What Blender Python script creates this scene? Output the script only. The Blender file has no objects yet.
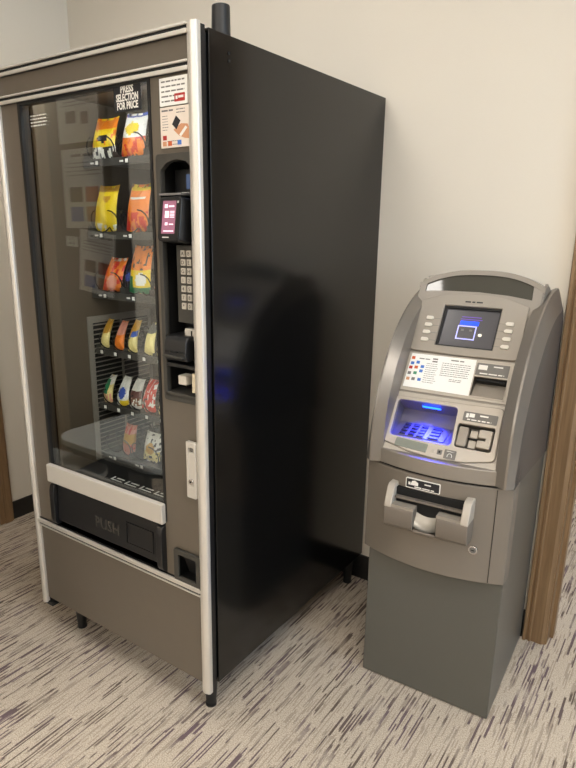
import bpy, bmesh, math, random
from mathutils import Vector, Matrix, noise
random.seed(7)
C = bpy.context.scene.collection
S = bpy.context.scene
pi = math.pi

# ------------------------------------------------------------ camera
yaw, pitch, roll = 0.6224, 0.2637, 0.0049
cy_, sy_ = math.cos(yaw), math.sin(yaw)
fwd = Vector((-sy_*math.cos(pitch), cy_*math.cos(pitch), -math.sin(pitch)))
rgt = Vector((cy_, sy_, 0)); upv = rgt.cross(fwd)
r_ = rgt*math.cos(roll) + upv*math.sin(roll); u_ = -rgt*math.sin(roll) + upv*math.cos(roll)
cd = bpy.data.cameras.new('camera'); cam = bpy.data.objects.new('camera', cd); C.objects.link(cam)
m = Matrix((r_, u_, -fwd)).transposed().to_4x4(); m.translation = Vector((0.9782, -1.1201, 1.4028))
cam.matrix_world = m
cd.sensor_fit = 'VERTICAL'; cd.sensor_height = 36; cd.lens = 611.54/768*36
cd.shift_x = 26.07/768; cd.shift_y = 9.4/768; cd.clip_start = 0.02
S.camera = cam
# ------------------------------------------------------------ view and world
S.view_settings.view_transform = 'Standard'; S.view_settings.look = 'None'
S.view_settings.gamma = 1; S.view_settings.use_curve_mapping = False
S.view_settings.exposure = 0.0
W = bpy.data.worlds.new('world'); S.world = W; W.use_nodes = True
W.node_tree.nodes['Background'].inputs[0].default_value = (0.62, 0.74, 1.0, 1)
W.node_tree.nodes['Background'].inputs[1].default_value = 0.6
LAMP = (1.0, 0.945, 0.875)
LAMP_E = 13.2          # ceiling diffusers
WINDOW_W = 85         # daylight through the side window (watts)

# ------------------------------------------------------------ materials
def lin(c):
    return tuple(((v/255)/12.92 if v/255 <= 0.04045 else ((v/255+0.055)/1.055)**2.4) for v in c)
def new_mat(name):
    mt = bpy.data.materials.new(name); mt.use_nodes = True
    return mt, mt.node_tree, mt.node_tree.nodes['Principled BSDF']
def mat(name, col, rough=0.5, metal=0.0, var=0.0, vscale=8, bump=0.0, bscale=200, spec=0.5, emit=None, es=1.0, coat=0.0):
    mt, nt, b = new_mat(name); c = lin(col)
    b.inputs['Base Color'].default_value = (*c, 1); b.inputs['Roughness'].default_value = rough
    b.inputs['Metallic'].default_value = metal; b.inputs['Specular IOR Level'].default_value = spec
    b.inputs['Coat Weight'].default_value = coat
    if emit:
        b.inputs['Emission Color'].default_value = (*lin(emit), 1); b.inputs['Emission Strength'].default_value = es
    tc = nt.nodes.new('ShaderNodeTexCoord')
    if var:
        n = nt.nodes.new('ShaderNodeTexNoise'); n.inputs['Scale'].default_value = vscale; n.inputs['Detail'].default_value = 4
        nt.links.new(tc.outputs['Object'], n.inputs['Vector'])
        mx = nt.nodes.new('ShaderNodeMix'); mx.data_type = 'RGBA'
        mx.inputs['A'].default_value = (*[v*(1-var) for v in c], 1); mx.inputs['B'].default_value = (*[min(1, v*(1+var)) for v in c], 1)
        nt.links.new(n.outputs['Fac'], mx.inputs['Factor']); nt.links.new(mx.outputs['Result'], b.inputs['Base Color'])
    if bump:
        n2 = nt.nodes.new('ShaderNodeTexNoise'); n2.inputs['Scale'].default_value = bscale; n2.inputs['Detail'].default_value = 2
        nt.links.new(tc.outputs['Object'], n2.inputs['Vector'])
        bp = nt.nodes.new('ShaderNodeBump'); bp.inputs['Strength'].default_value = bump; bp.inputs['Distance'].default_value = 0.002
        nt.links.new(n2.outputs['Fac'], bp.inputs['Height']); nt.links.new(bp.outputs['Normal'], b.inputs['Normal'])
    return mt

def carpet_mat():
    mt, nt, b = new_mat('striped_carpet'); N = nt.nodes.new; L = nt.links.new
    geo = N('ShaderNodeNewGeometry'); sep = N('ShaderNodeSeparateXYZ'); L(geo.outputs['Position'], sep.inputs[0])
    def math_(op, a, b_=None, c_=None):
        n = N('ShaderNodeMath'); n.operation = op
        for i, v in enumerate((a, b_, c_)):
            if v is None: continue
            if isinstance(v, (int, float)): n.inputs[i].default_value = v
            else: L(v, n.inputs[i])
        return n.outputs[0]
    wob = N('ShaderNodeTexNoise'); wob.inputs['Scale'].default_value = 220; L(geo.outputs['Position'], wob.inputs['Vector'])
    xw = math_('ADD', sep.outputs['X'], math_('MULTIPLY', math_('SUBTRACT', wob.outputs['Fac'], 0.5), 0.0012))
    def layer(w, ylen, thr, seed, soft=0.02):
        row = math_('FLOOR', math_('DIVIDE', xw, w))
        wn = N('ShaderNodeTexWhiteNoise'); wn.noise_dimensions = '1D'; L(math_('ADD', row, seed), wn.inputs['W'])
        yy = math_('ADD', math_('DIVIDE', sep.outputs['Y'], ylen), math_('MULTIPLY', wn.outputs['Value'], 40.0))
        cb = N('ShaderNodeCombineXYZ'); L(math_('MULTIPLY', row, 1.37), cb.inputs[0]); L(yy, cb.inputs[1]); cb.inputs[2].default_value = seed
        ns = N('ShaderNodeTexNoise'); ns.inputs['Scale'].default_value = 1; ns.inputs['Detail'].default_value = 0.6; L(cb.outputs[0], ns.inputs['Vector'])
        mr = N('ShaderNodeMapRange'); mr.inputs['From Min'].default_value = thr; mr.inputs['From Max'].default_value = thr+soft
        L(ns.outputs['Fac'], mr.inputs['Value']); return mr.outputs[0]
    a = layer(0.0042, 0.17, 0.610, 3.3); c2 = layer(0.0066, 0.24, 0.660, 9.1); d = layer(0.0034, 0.10, 0.59, 17.7)
    big = N('ShaderNodeTexNoise'); big.inputs['Scale'].default_value = 7; L(geo.outputs['Position'], big.inputs['Vector'])
    den = N('ShaderNodeMapRange'); den.inputs['From Min'].default_value = 0.38; den.inputs['From Max'].default_value = 0.52
    den.inputs['To Min'].default_value = 0.35; L(big.outputs['Fac'], den.inputs['Value'])
    msk = math_('MULTIPLY', math_('MAXIMUM', a, c2), den.outputs[0])
    fib = N('ShaderNodeTexNoise'); fib.inputs['Scale'].default_value = 300; fib.inputs['Detail'].default_value = 3; L(geo.outputs['Position'], fib.inputs['Vector'])
    fr = N('ShaderNodeMapRange'); fr.inputs['From Min'].default_value = 0.3; fr.inputs['From Max'].default_value = 0.7; L(fib.outputs['Fac'], fr.inputs['Value'])
    base = N('ShaderNodeMix'); base.data_type = 'RGBA'
    base.inputs['A'].default_value = (*lin((164, 149, 131)), 1); base.inputs['B'].default_value = (*lin((224, 212, 195)), 1)
    L(fr.outputs[0], base.inputs['Factor'])
    m2 = N('ShaderNodeMix'); m2.data_type = 'RGBA'; m2.inputs['B'].default_value = (*lin((142, 126, 112)), 1)
    L(math_('MULTIPLY', d, 0.5), m2.inputs['Factor']); L(base.outputs['Result'], m2.inputs['A'])
    hue = N('ShaderNodeTexNoise'); hue.inputs['Scale'].default_value = 5; L(geo.outputs['Position'], hue.inputs['Vector'])
    hr = N('ShaderNodeMapRange'); hr.inputs['From Min'].default_value = 0.4; hr.inputs['From Max'].default_value = 0.62; L(hue.outputs['Fac'], hr.inputs['Value'])
    dk = N('ShaderNodeMix'); dk.data_type = 'RGBA'
    dk.inputs['A'].default_value = (*lin((94, 80, 72)), 1); dk.inputs['B'].default_value = (*lin((104, 86, 96)), 1); L(hr.outputs[0], dk.inputs['Factor'])
    m3 = N('ShaderNodeMix'); m3.data_type = 'RGBA'; L(math_('MULTIPLY', msk, 0.92), m3.inputs['Factor'])
    L(m2.outputs['Result'], m3.inputs['A']); L(dk.outputs['Result'], m3.inputs['B'])
    L(m3.outputs['Result'], b.inputs['Base Color']); b.inputs['Roughness'].default_value = 0.95; b.inputs['Specular IOR Level'].default_value = 0.1
    bp = N('ShaderNodeBump'); bp.inputs['Strength'].default_value = 0.5; bp.inputs['Distance'].default_value = 0.003
    L(fib.outputs['Fac'], bp.inputs['Height']); L(bp.outputs['Normal'], b.inputs['Normal'])
    return mt

def wood_mat(name, c1, c2, axis='Z'):
    mt, nt, b = new_mat(name); N = nt.nodes.new; L = nt.links.new
    geo = N('ShaderNodeNewGeometry'); mp = N('ShaderNodeMapping'); mp.inputs['Scale'].default_value = (26, 26, 1.3)
    L(geo.outputs['Position'], mp.inputs['Vector'])
    n = N('ShaderNodeTexNoise'); n.inputs['Scale'].default_value = 3; n.inputs['Detail'].default_value = 6; n.inputs['Distortion'].default_value = 0.6
    L(mp.outputs[0], n.inputs['Vector'])
    mr = N('ShaderNodeMapRange'); mr.inputs['From Min'].default_value = 0.3; mr.inputs['From Max'].default_value = 0.7; L(n.outputs['Fac'], mr.inputs['Value'])
    mx = N('ShaderNodeMix'); mx.data_type = 'RGBA'; mx.inputs['A'].default_value = (*lin(c1), 1); mx.inputs['B'].default_value = (*lin(c2), 1)
    L(mr.outputs[0], mx.inputs['Factor']); L(mx.outputs['Result'], b.inputs['Base Color']); b.inputs['Roughness'].default_value = 0.42
    return mt

def glass_mat():
    mt = bpy.data.materials.new('display_glass'); mt.use_nodes = True; nt = mt.node_tree; nt.nodes.clear()
    N = nt.nodes.new; L = nt.links.new
    out = N('ShaderNodeOutputMaterial'); mx = N('ShaderNodeMixShader'); tr = N('ShaderNodeBsdfTransparent'); gl = N('ShaderNodeBsdfGlossy')
    fr = N('ShaderNodeFresnel'); ge = N('ShaderNodeNewGeometry'); io = N('ShaderNodeMapRange'); io.inputs['To Min'].default_value = 1.85; io.inputs['To Max'].default_value = 1/1.85
    L(ge.outputs['Backfacing'], io.inputs['Value']); L(io.outputs[0], fr.inputs['IOR'])
    tr.inputs[0].default_value = (0.93, 0.95, 0.94, 1); gl.inputs['Roughness'].default_value = 0.0
    L(fr.outputs[0], mx.inputs[0]); L(tr.outputs[0], mx.inputs[1]); L(gl.outputs[0], mx.inputs[2]); L(mx.outputs[0], out.inputs[0])
    return mt

def emis(name, col, s):
    mt = bpy.data.materials.new(name); mt.use_nodes = True; nt = mt.node_tree; nt.nodes.clear()
    o = nt.nodes.new('ShaderNodeOutputMaterial'); e = nt.nodes.new('ShaderNodeEmission')
    e.inputs[0].default_value = (*col, 1); e.inputs[1].default_value = s; nt.links.new(e.outputs[0], o.inputs[0]); return mt

M = dict(
 carpet=carpet_mat(), glass=glass_mat(),
 wall=mat('painted_wall', (226, 219, 206), 0.85, var=0.02, vscale=2, bump=0.15, bscale=350, spec=0.2),
 dkpanel=mat('dark_brown_panelling', (46, 40, 36), 0.6, var=0.1),
 ceil=mat('ceiling_tile', (232, 230, 224), 0.9),
 oak=wood_mat('oak_casing', (118, 92, 64), (146, 118, 86)),
 basebd=mat('black_baseboard', (26, 25, 25), 0.4),
 black=mat('gloss_black_enamel', (13, 13, 13), 0.17, var=0.1, bump=0.04, bscale=14, spec=0.5),
 blackedge=mat('black_door_edge', (18, 19, 22), 0.3),
 taupe=mat('taupe_painted_metal', (102, 94, 83), 0.42, var=0.04, vscale=40, bump=0.05, bscale=500),
 alu=mat('brushed_aluminium', (222, 218, 210), 0.38, 0.55, var=0.03, vscale=30),
 scoop=mat('worn_scoop_metal', (150, 145, 136), 0.35, 0.6),
 satin=mat('satin_silver', (206, 201, 192), 0.45, 0.25),
 chrome=mat('chrome', (210, 210, 210), 0.15, 1.0),
 bplas=mat('black_plastic', (27, 27, 28), 0.38, bump=0.1, bscale=600),
 bsoft=mat('matt_black_plastic', (20, 20, 20), 0.6),
 panelblk=mat('dark_grey_bezel', (62, 60, 55), 0.5),
 liner=mat('brown_interior_liner', (92, 81, 66), 0.45, var=0.06, vscale=6),
 shelfm=mat('shelf_metal', (70, 68, 64), 0.4, 0.3),
 wire=mat('dark_coil_wire', (28, 26, 26), 0.35, 0.5),
 grille=mat('grey_vent_grille', (132, 126, 116), 0.5),
 dark=mat('shadow_black', (8, 8, 8), 0.8),
 white=mat('white_print', (238, 236, 230), 0.55),
 paper=mat('white_paper', (243, 243, 240), 0.7),
 greypr=mat('grey_print', (120, 118, 116), 0.7),
 pinkpap=mat('cream_paper', (232, 220, 208), 0.7),
 redpr=mat('red_print', (176, 44, 38), 0.6), bluepr=mat('blue_print', (70, 120, 200), 0.6), orangepr=mat('orange_print', (206, 96, 48), 0.6),
 skin=mat('tan_print', (206, 150, 112), 0.7), blackpr=mat('black_print', (30, 30, 34), 0.6), greenpr=mat('green_print', (72, 150, 110), 0.6),
 keyc=mat('ivory_key', (196, 190, 178), 0.5), ivory=mat('ivory_plastic', (226, 214, 186), 0.45),
 lcd=mat('blue_grey_display', (44, 60, 92), 0.15, emit=(90, 120, 170), es=0.28),
 pink=mat('pink_reader_screen', (120, 80, 96), 0.15, emit=(190, 126, 146), es=0.55),
 pinklt=mat('pale_reader_graphic', (240, 210, 224), 0.3, emit=(250, 220, 235), es=0.7),
 ahead=mat('atm_head_paint', (145, 138, 129), 0.4, 0.3, var=0.02, vscale=60),
 awing=mat('atm_wing_paint', (138, 132, 125), 0.34, 0.55, var=0.02, vscale=60),
 aside=mat('atm_side_paint', (86, 82, 80), 0.42, 0.2),
 afas=mat('atm_fascia_paint', (181, 173, 161), 0.45, 0.1, var=0.015, vscale=60),
 afas2=mat('atm_fascia_light_paint', (189, 180, 168), 0.45, 0.1),
 ascr=mat('atm_screen_surround_paint', (153, 145, 134), 0.45, 0.1),
 adoor=mat('atm_door_paint', (122, 114, 104), 0.42, 0.1, var=0.02, vscale=60),
 aped=mat('atm_pedestal_paint', (93, 92, 86), 0.38, 0.1, var=0.02, vscale=30),
 atray=mat('atm_tray_plastic', (114, 106, 97), 0.4), 
 alabel=mat('grey_label', (112, 109, 104), 0.5), glabel=mat('sage_label', (128, 132, 122), 0.5),
 hdr=mat('smoked_header_glass', (70, 68, 60), 0.05, spec=0.8),
 scr=mat('atm_screen', (78, 76, 78), 0.2, emit=(84, 82, 86), es=0.25),
 scrv=mat('screen_violet', (90, 60, 130), 0.2, emit=(120, 90, 210), es=0.6),
 scrb=mat('screen_blue', (30, 60, 220), 0.2, emit=(30, 70, 250), es=1.6),
 scrl=mat('screen_lilac', (170, 170, 240), 0.2, emit=(180, 180, 255), es=0.9),
 scrw=mat('screen_cream', (220, 215, 200), 0.2, emit=(225, 220, 205), es=0.8),
 kpad=mat('keypad_metal', (112, 108, 128), 0.4, 0.2), key=mat('keypad_key', (52, 50, 70), 0.4),
 led=emis('blue_led', (0.01, 0.075, 1.0), 9.0),
 btn=mat('pale_button', (214, 208, 196), 0.4),
 diffuser=emis('lamp_diffuser', LAMP, LAMP_E), lframe=mat('lamp_frame', (225, 225, 222), 0.5),
 tube=emis('display_tube', (0.92, 0.96, 1.0), 38.0),
 tgrey=mat('pale_grey_laminate', (222, 224, 220), 0.22), tmetal=mat('dark_table_metal', (30, 30, 32), 0.4),
)
# ------------------------------------------------------------ mesh helpers
OFF = [Vector((0, 0, 0))]
class MB:
    def __init__(s, xf=None): s.bm = bmesh.new(); s.xf = xf or (lambda p: Vector(p))
    def v(s, p): return s.bm.verts.new(s.xf(p))
    def f(s, vs, mi=0):
        try: fc = s.bm.faces.new(vs); fc.material_index = mi; return fc
        except ValueError: return None
    def box(s, x0, x1, y0, y1, z0, z1, mi=0):
        q = [s.v((x, y, z)) for z in (z0, z1) for y in (y0, y1) for x in (x0, x1)]
        for a in ((0, 2, 3, 1), (4, 5, 7, 6), (0, 1, 5, 4), (2, 6, 7, 3), (0, 4, 6, 2), (1, 3, 7, 5)): s.f([q[i] for i in a], mi)
        return s
    def loft(s, loops, mi=0, cap=True, close=True):
        vs = [[s.v(p) for p in lp] for lp in loops]; n = len(vs[0])
        for a, b in zip(vs, vs[1:]):
            for i in range(n if close else n-1): s.f([a[i], a[(i+1) % n], b[(i+1) % n], b[i]], mi)
        if cap: s.f(vs[0][::-1], mi); s.f(vs[-1], mi)
        return s
    def prism(s, poly, a0, a1, mk, mi=0):     # mk(u, v, a) -> point
        return s.loft([[mk(u, v, a) for u, v in poly] for a in (a0, a1)], mi)
    def cyl(s, c, r, h, ax='z', n=24, r2=None, mi=0):
        r2 = r if r2 is None else r2; L = []
        for rr, t in ((r, 0), (r2, h)):
            lp = []
            for i in range(n):
                a = 2*pi*i/n; p, q = rr*math.cos(a), rr*math.sin(a)
                o = {'z': (p, q, t), 'y': (p, t, q), 'x': (t, p, q)}[ax]; lp.append((c[0]+o[0], c[1]+o[1], c[2]+o[2]))
            L.append(lp)
        return s.loft(L, mi)
    def tube(s, pts, r, n=6, mi=0):
        P = [Vector(p) for p in pts]; L = []; up = Vector((0.13, 0.21, 0.97))
        for i, p in enumerate(P):
            t = (P[min(i+1, len(P)-1)]-P[max(i-1, 0)]).normalized(); a = t.cross(up)
            if a.length < 1e-4: a = t.cross(Vector((1, 0, 0)))
            a.normalize(); b = t.cross(a)
            L.append([p+a*r*math.cos(2*pi*k/n)+b*r*math.sin(2*pi*k/n) for k in range(n)])
        return s.loft(L, mi)
    def grid(s, rows, mi=0):
        vs = [[s.v(p) for p in r] for r in rows]
        for i in range(len(vs)-1):
            for j in range(len(vs[0])-1): s.f([vs[i][j], vs[i][j+1], vs[i+1][j+1], vs[i+1][j]], mi if not callable(mi) else mi(i, j))
        return s
    def build(s, name, mats, parent=None, bevel=0, seg=2, smooth=35):
        bmesh.ops.recalc_face_normals(s.bm, faces=s.bm.faces)
        me = bpy.data.meshes.new(name); s.bm.to_mesh(me); s.bm.free()
        if name in SPLIT:
            for m2 in islands(me)[1:]: finish(name, m2, mats, parent, bevel, seg, smooth)
            me = islands(me)[0]
        return finish(name, me, mats, parent, bevel, seg, smooth)
def finish(name, me, mats, parent=None, bevel=0, seg=2, smooth=35):
    if not isinstance(mats, (list, tuple)): mats = [mats]
    for m_ in mats: me.materials.append(m_)
    me.transform(Matrix.Translation(OFF[0]))
    for p in me.polygons: p.use_smooth = True
    me.set_sharp_from_angle(angle=math.radians(smooth))
    o = bpy.data.objects.new(name, me); C.objects.link(o)
    if parent: o.parent = parent
    if bevel:
        b = o.modifiers.new('bevel', 'BEVEL'); b.width = bevel; b.segments = seg; b.limit_method = 'ANGLE'; b.angle_limit = math.radians(40); b.harden_normals = True
    return o
def tag(o, label=None, cat=None, group=None, kind=None):
    if label: o['label'] = label
    if cat: o['category'] = cat
    if group: o['group'] = group
    if kind: o['kind'] = kind
    return o
def empty(name, loc, rz=0):
    o = bpy.data.objects.new(name, None); C.objects.link(o); o.location = loc; o.rotation_euler = (0, 0, rz); o.empty_display_size = 0.1; return o
def rrect(x0, x1, y0, y1, r, n=5):
    pts = []
    for cx, cy, a0 in ((x1-r, y1-r, 0), (x0+r, y1-r, pi/2), (x0+r, y0+r, pi), (x1-r, y0+r, 1.5*pi)):
        for i in range(n+1):
            a = a0+pi/2*i/n; pts.append((cx+r*math.cos(a), cy+r*math.sin(a)))
    return pts
def rpoly(pts, r, n=4):
    out = []; k = len(pts)
    for i in range(k):
        p0, p, p1 = Vector(pts[i-1]), Vector(pts[i]), Vector(pts[(i+1) % k])
        a, b = (p0-p), (p1-p); rr = min(r, a.length*0.45, b.length*0.45); A = p+a.normalized()*rr; B = p+b.normalized()*rr
        for j in range(n+1):
            t = j/n; q = A*(1-t)**2+p*2*t*(1-t)+B*t*t; out.append((q.x, q.y))
    return out
SPLIT = {'tray_lip', 'door_side', 'hood_side', 'tag_holder', 'price_tag', 'molding', 'screw', 'door_edge', 'card_ramp', 'card_mouth', 'bill_slot'}
def islands(me):
    bm = bmesh.new(); bm.from_mesh(me); bm.verts.ensure_lookup_table(); seen = set(); out = []
    for v in bm.verts:
        if v.index in seen: continue
        st, isl = [v], set()
        while st:
            w = st.pop()
            if w.index in isl: continue
            isl.add(w.index); st += [e.other_vert(w) for e in w.link_edges]
        seen |= isl; out.append(isl)
    res = []
    for isl in out:
        b2 = bm.copy(); b2.verts.ensure_lookup_table(); bmesh.ops.delete(b2, geom=[v for v in b2.verts if v.index not in isl], context='VERTS')
        m2 = bpy.data.meshes.new(me.name); b2.to_mesh(m2); b2.free(); res.append(m2)
    bm.free(); return res
def plate_mesh(outer, holes, h0, h1, bevel=0):
    cu = bpy.data.curves.new('plate', 'CURVE'); cu.dimensions = '2D'; cu.fill_mode = 'BOTH'
    for lp in [outer]+list(holes):
        sp = cu.splines.new('POLY'); sp.points.add(len(lp)-1); sp.use_cyclic_u = True
        for i, (x, y) in enumerate(lp): sp.points[i].co = (x, y, 0, 1)
    cu.extrude = max((h1-h0)/2-bevel, 1e-5); cu.bevel_depth = bevel; cu.bevel_resolution = 1; cu.offset = -bevel
    ob = bpy.data.objects.new('plate', cu); C.objects.link(ob)
    dg = bpy.context.evaluated_depsgraph_get(); me = bpy.data.meshes.new_from_object(ob.evaluated_get(dg))
    bpy.data.objects.remove(ob); bpy.data.curves.remove(cu)
    me.transform(Matrix.Translation((0, 0, (h0+h1)/2))); return me
def plate(name, outer, holes, h0, h1, mats, parent, xf, bevel=0, smooth=35):
    me = plate_mesh(outer, holes, h0, h1, bevel)
    for v in me.vertices: v.co = xf(v.co)
    return finish(name, me, mats, parent, 0, 2, smooth)
def text(name, body, size, x, y, h, mats, parent, xf, align='LEFT', bold=0.0, extr=0.0002, sx=1.0):
    cu = bpy.data.curves.new('t', 'FONT'); cu.body = body; cu.size = size; cu.extrude = extr; cu.align_x = align; cu.offset = bold*size; cu.space_line = 0.95; cu.resolution_u = 2
    ob = bpy.data.objects.new('t', cu); C.objects.link(ob)
    dg = bpy.context.evaluated_depsgraph_get(); me = bpy.data.meshes.new_from_object(ob.evaluated_get(dg))
    bpy.data.objects.remove(ob); bpy.data.curves.remove(cu)
    for v in me.vertices: v.co = xf(Vector((x+v.co.x*sx, y+v.co.y, h+v.co.z)))
    return finish(name, me, mats, parent)
def print_lines(mb, x0, x1, y0, y1, rows, h, fill=0.85, mi=0, thick=0.35, t=0.0002):   # rows of word-like marks
    for i in range(rows):
        y = y1-(i+0.5)*(y1-y0)/rows; x = x0; th = (y1-y0)/rows*thick; end = x1-(x1-x0)*random.uniform(0, 1-fill)
        while x < end:
            w = random.uniform(1.2, 4.5)*th*1.6; w = min(w, end-x)
            mb.box(x, x+w, y-th/2, y+th/2, h, h+t, mi); x += w+th*0.9
    return mb
FRONT = lambda yy: (lambda p: Vector((p[0], yy-p[2], p[1])))      # (x, z, out) on a plane facing -y

# ------------------------------------------------------------ setting
WY = 0.9614; LW = -1.6455
def struct(name, mb, mt, bevel=0): return tag(mb.build(name, mt, None, bevel), kind='structure')
struct('floor', MB().box(-1.9, 3.4, -5.2, 4.0, -0.06, 0), M['carpet'])
struct('ceiling', MB().box(-1.9, 3.4, -5.2, 4.0, 2.72, 2.8), M['ceil'])
b = MB(); b.box(LW-0.12, 0.70, WY, WY+0.12, 0, 2.72); b.box(0.70, 1.66, WY, WY+0.12, 2.08, 2.72); b.box(1.66, 3.3, WY, WY+0.12, 0, 2.72)
struct('wall_back', b, M['wall'])
b = MB(); b.box(LW-0.12, LW, 0.36, WY, 0, 2.72); b.box(LW-0.12, LW, -0.72, 0.36, 2.08, 2.72); b.box(LW-0.12, LW, -5.2, -0.72, 0, 2.72)
struct('wall_left', b, M['wall'])
b = MB(); b.box(3.3, 3.4, -5.2, -1.2, 0, 2.72); b.box(3.3, 3.4, 0.6, 4.0, 0, 2.72); b.box(3.3, 3.4, -1.2, 0.6, 0, 0.9); b.box(3.3, 3.4, -1.2, 0.6, 2.3, 2.72)
struct('wall_right', b, M['wall'])
struct('wall_front', MB().box(-1.8, 3.4, -5.2, -5.1, 0, 2.72), M['wall'])
struct('wall_corridor', MB().box(-0.2, 3.3, 3.9, 4.0, 0, 2.72), M['wall'])
struct('wall_partition', MB().box(LW, -1.20, -0.87, -0.77, 0, 2.72), M['dkpanel'])
# skirting
b = MB(); b.box(LW, 0.637, WY-0.008, WY, 0, 0.105); struct('baseboard_back', b, M['basebd'])
b = MB(); b.box(LW, LW+0.008, 0.412, WY-0.008, 0, 0.09); struct('baseboard_left', b, M['basebd'])
# oak casing of the doorway beside the ATM (profiled) and its jamb
def casing(name, x0, flip):
    s = -1 if flip else 1
    prof = [(0, 0), (0, -0.020), (0.003, -0.025), (0.010, -0.025), (0.013, -0.016), (0.018, -0.016), (0.021, -0.021), (0.026, -0.021), (0.029, -0.014), (0.062, -0.016), (0.066, -0.012), (0.074, -0.008), (0.074, 0.0)]
    b = MB(); b.prism([(x0+s*u, WY+v) for u, v in prof], 0, 2.14, lambda u, v, a: (u, v, a)); return struct(name, b, M['oak'])
casing('trim_1', 0.640, False); casing('trim_2', 1.722, True)
b = MB(); b.box(0.700, 0.718, WY-0.004, WY+0.13, 0, 2.08); b.box(0.718, 0.730, WY+0.045, WY+0.085, 0, 2.07)
b.box(1.642, 1.660, WY-0.004, WY+0.13, 0, 2.08); b.box(0.7, 1.66, WY-0.004, WY+0.13, 2.062, 2.08); struct('trim_3', b, M['oak'])
b = MB(); b.box(0.640, 1.722, WY-0.02, WY, 2.08, 2.15); struct('trim_4', b, M['oak'], 0.003)
# oak door and casing in the left wall
b = MB()
for y0, y1 in ((0.340, 0.412), (-0.768, -0.696)):
    b.box(LW, LW+0.018, y0, y1, 0, 2.14); b.box(LW+0.018, LW+0.024, y0+0.022, y1-0.01, 0, 2.13)
b.box(LW, LW+0.018, -0.696, 0.34, 2.06, 2.14); struct('trim_5', b, M['oak'], 0.003)
d1 = struct('door_1', MB().box(LW-0.05, LW-0.01, -0.72, 0.36, 0.005, 2.08), M['oak'])
hb = MB(); hb.cyl((LW-0.01, -0.62, 1.0), 0.026, 0.01, 'x'); hb.tube([(LW, -0.62, 1.0), (LW+0.045, -0.62, 1.0), (LW+0.05, -0.60, 1.0), (LW+0.05, -0.51, 1.0)], 0.009, 10)
hb.build('door_handle', M['chrome'], d1)
# window in the right wall, daylight comes through it
w1 = struct('window_1', MB().box(3.33, 3.336, -1.2, 0.6, 0.9, 2.3), M['glass'])
b = MB()
for a in ((3.3, 3.37, -1.2, 0.6, 0.9, 0.95), (3.3, 3.37, -1.2, 0.6, 2.25, 2.3), (3.3, 3.37, -1.2, -1.15, 0.95, 2.25), (3.3, 3.37, 0.55, 0.6, 0.95, 2.25), (3.31, 3.36, -0.32, -0.28, 0.95, 2.25)): b.box(*a)
b.build('window_frame', M['lframe'], w1)
ld = bpy.data.lights.new('window_daylight', 'AREA'); ld.shape = 'RECTANGLE'; ld.size = 1.7; ld.size_y = 1.3; ld.color = (0.62, 0.78, 1.0); ld.energy = WINDOW_W
lo = bpy.data.objects.new('window_daylight', ld); C.objects.link(lo); lo.location = (3.42, -0.3, 1.6); lo.rotation_euler = (0, pi/2, 0)
# recessed ceiling lights
def ceiling_light(x, y, lab, w=1.16, d=0.56):
    t = empty('ceiling_light', (x, y, 2.70)); tag(t, lab, 'ceiling light', None)
    b = MB(); b.box(-w/2-0.03, w/2+0.03, -d/2-0.03, -d/2, -0.006, 0.018); b.box(-w/2-0.03, w/2+0.03, d/2, d/2+0.03, -0.006, 0.018)
    b.box(-w/2-0.03, -w/2, -d/2, d/2, -0.006, 0.018); b.box(w/2, w/2+0.03, -d/2, d/2, -0.006, 0.018); b.build('frame', M['lframe'], t)
    MB().box(-w/2, w/2, -d/2, d/2, 0, 0.012).build('diffuser', M['diffuser'], t)
ceiling_light(-0.45, -0.12, 'small square recessed ceiling light panel above the front of the vending machine', 0.56, 0.56)
ceiling_light(1.25, -0.75, 'recessed ceiling light panel above the standing place before the cash machine')
ceiling_light(-0.45, -2.6, 'recessed ceiling light panel over the left middle of the room')
ceiling_light(1.25, -2.6, 'recessed ceiling light panel over the right middle of the room')
ceiling_light(-0.45, -4.3, 'recessed ceiling light panel farthest back on the left')
ceiling_light(1.25, -4.3, 'recessed ceiling light panel farthest back on the right')
ceiling_light(1.2, 2.4, 'recessed ceiling light panel in the corridor beyond the doorway')

# ------------------------------------------------------------ vending machine
VX, VY = -0.395, 0.475
VM = empty('vending_machine', (VX, VY, 0)); tag(VM, 'tall black and taupe glass-fronted snack vending machine standing beside the cash machine', 'vending machine')
OFF[0] = Vector((-VX, -VY, 0))
T, B_ = 1.834, 0.118
# cabinet shell: sides, top, bottom, back
b = MB(); b.box(-0.012, 0, 0.035, 0.954, B_, 1.83); b.box(-0.79, -0.778, 0.035, 0.954, B_, 1.83)
b.box(-0.778, -0.012, 0.035, 0.954, 1.818, 1.83); b.box(-0.778, -0.012, 0.035, 0.954, B_, B_+0.012); b.box(-0.778, -0.012, 0.942, 0.954, B_+0.012, 1.818)
cab = b.build('cabinet', M['black'], VM, 0.0015)
b = MB(); b.cyl((-0.002, 0.105, 1.792), 0.0035, 0.004, 'x', 10); b.cyl((-0.002, 0.105, 1.776), 0.0035, 0.004, 'x', 10); b.build('screw', M['bsoft'], cab)
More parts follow.
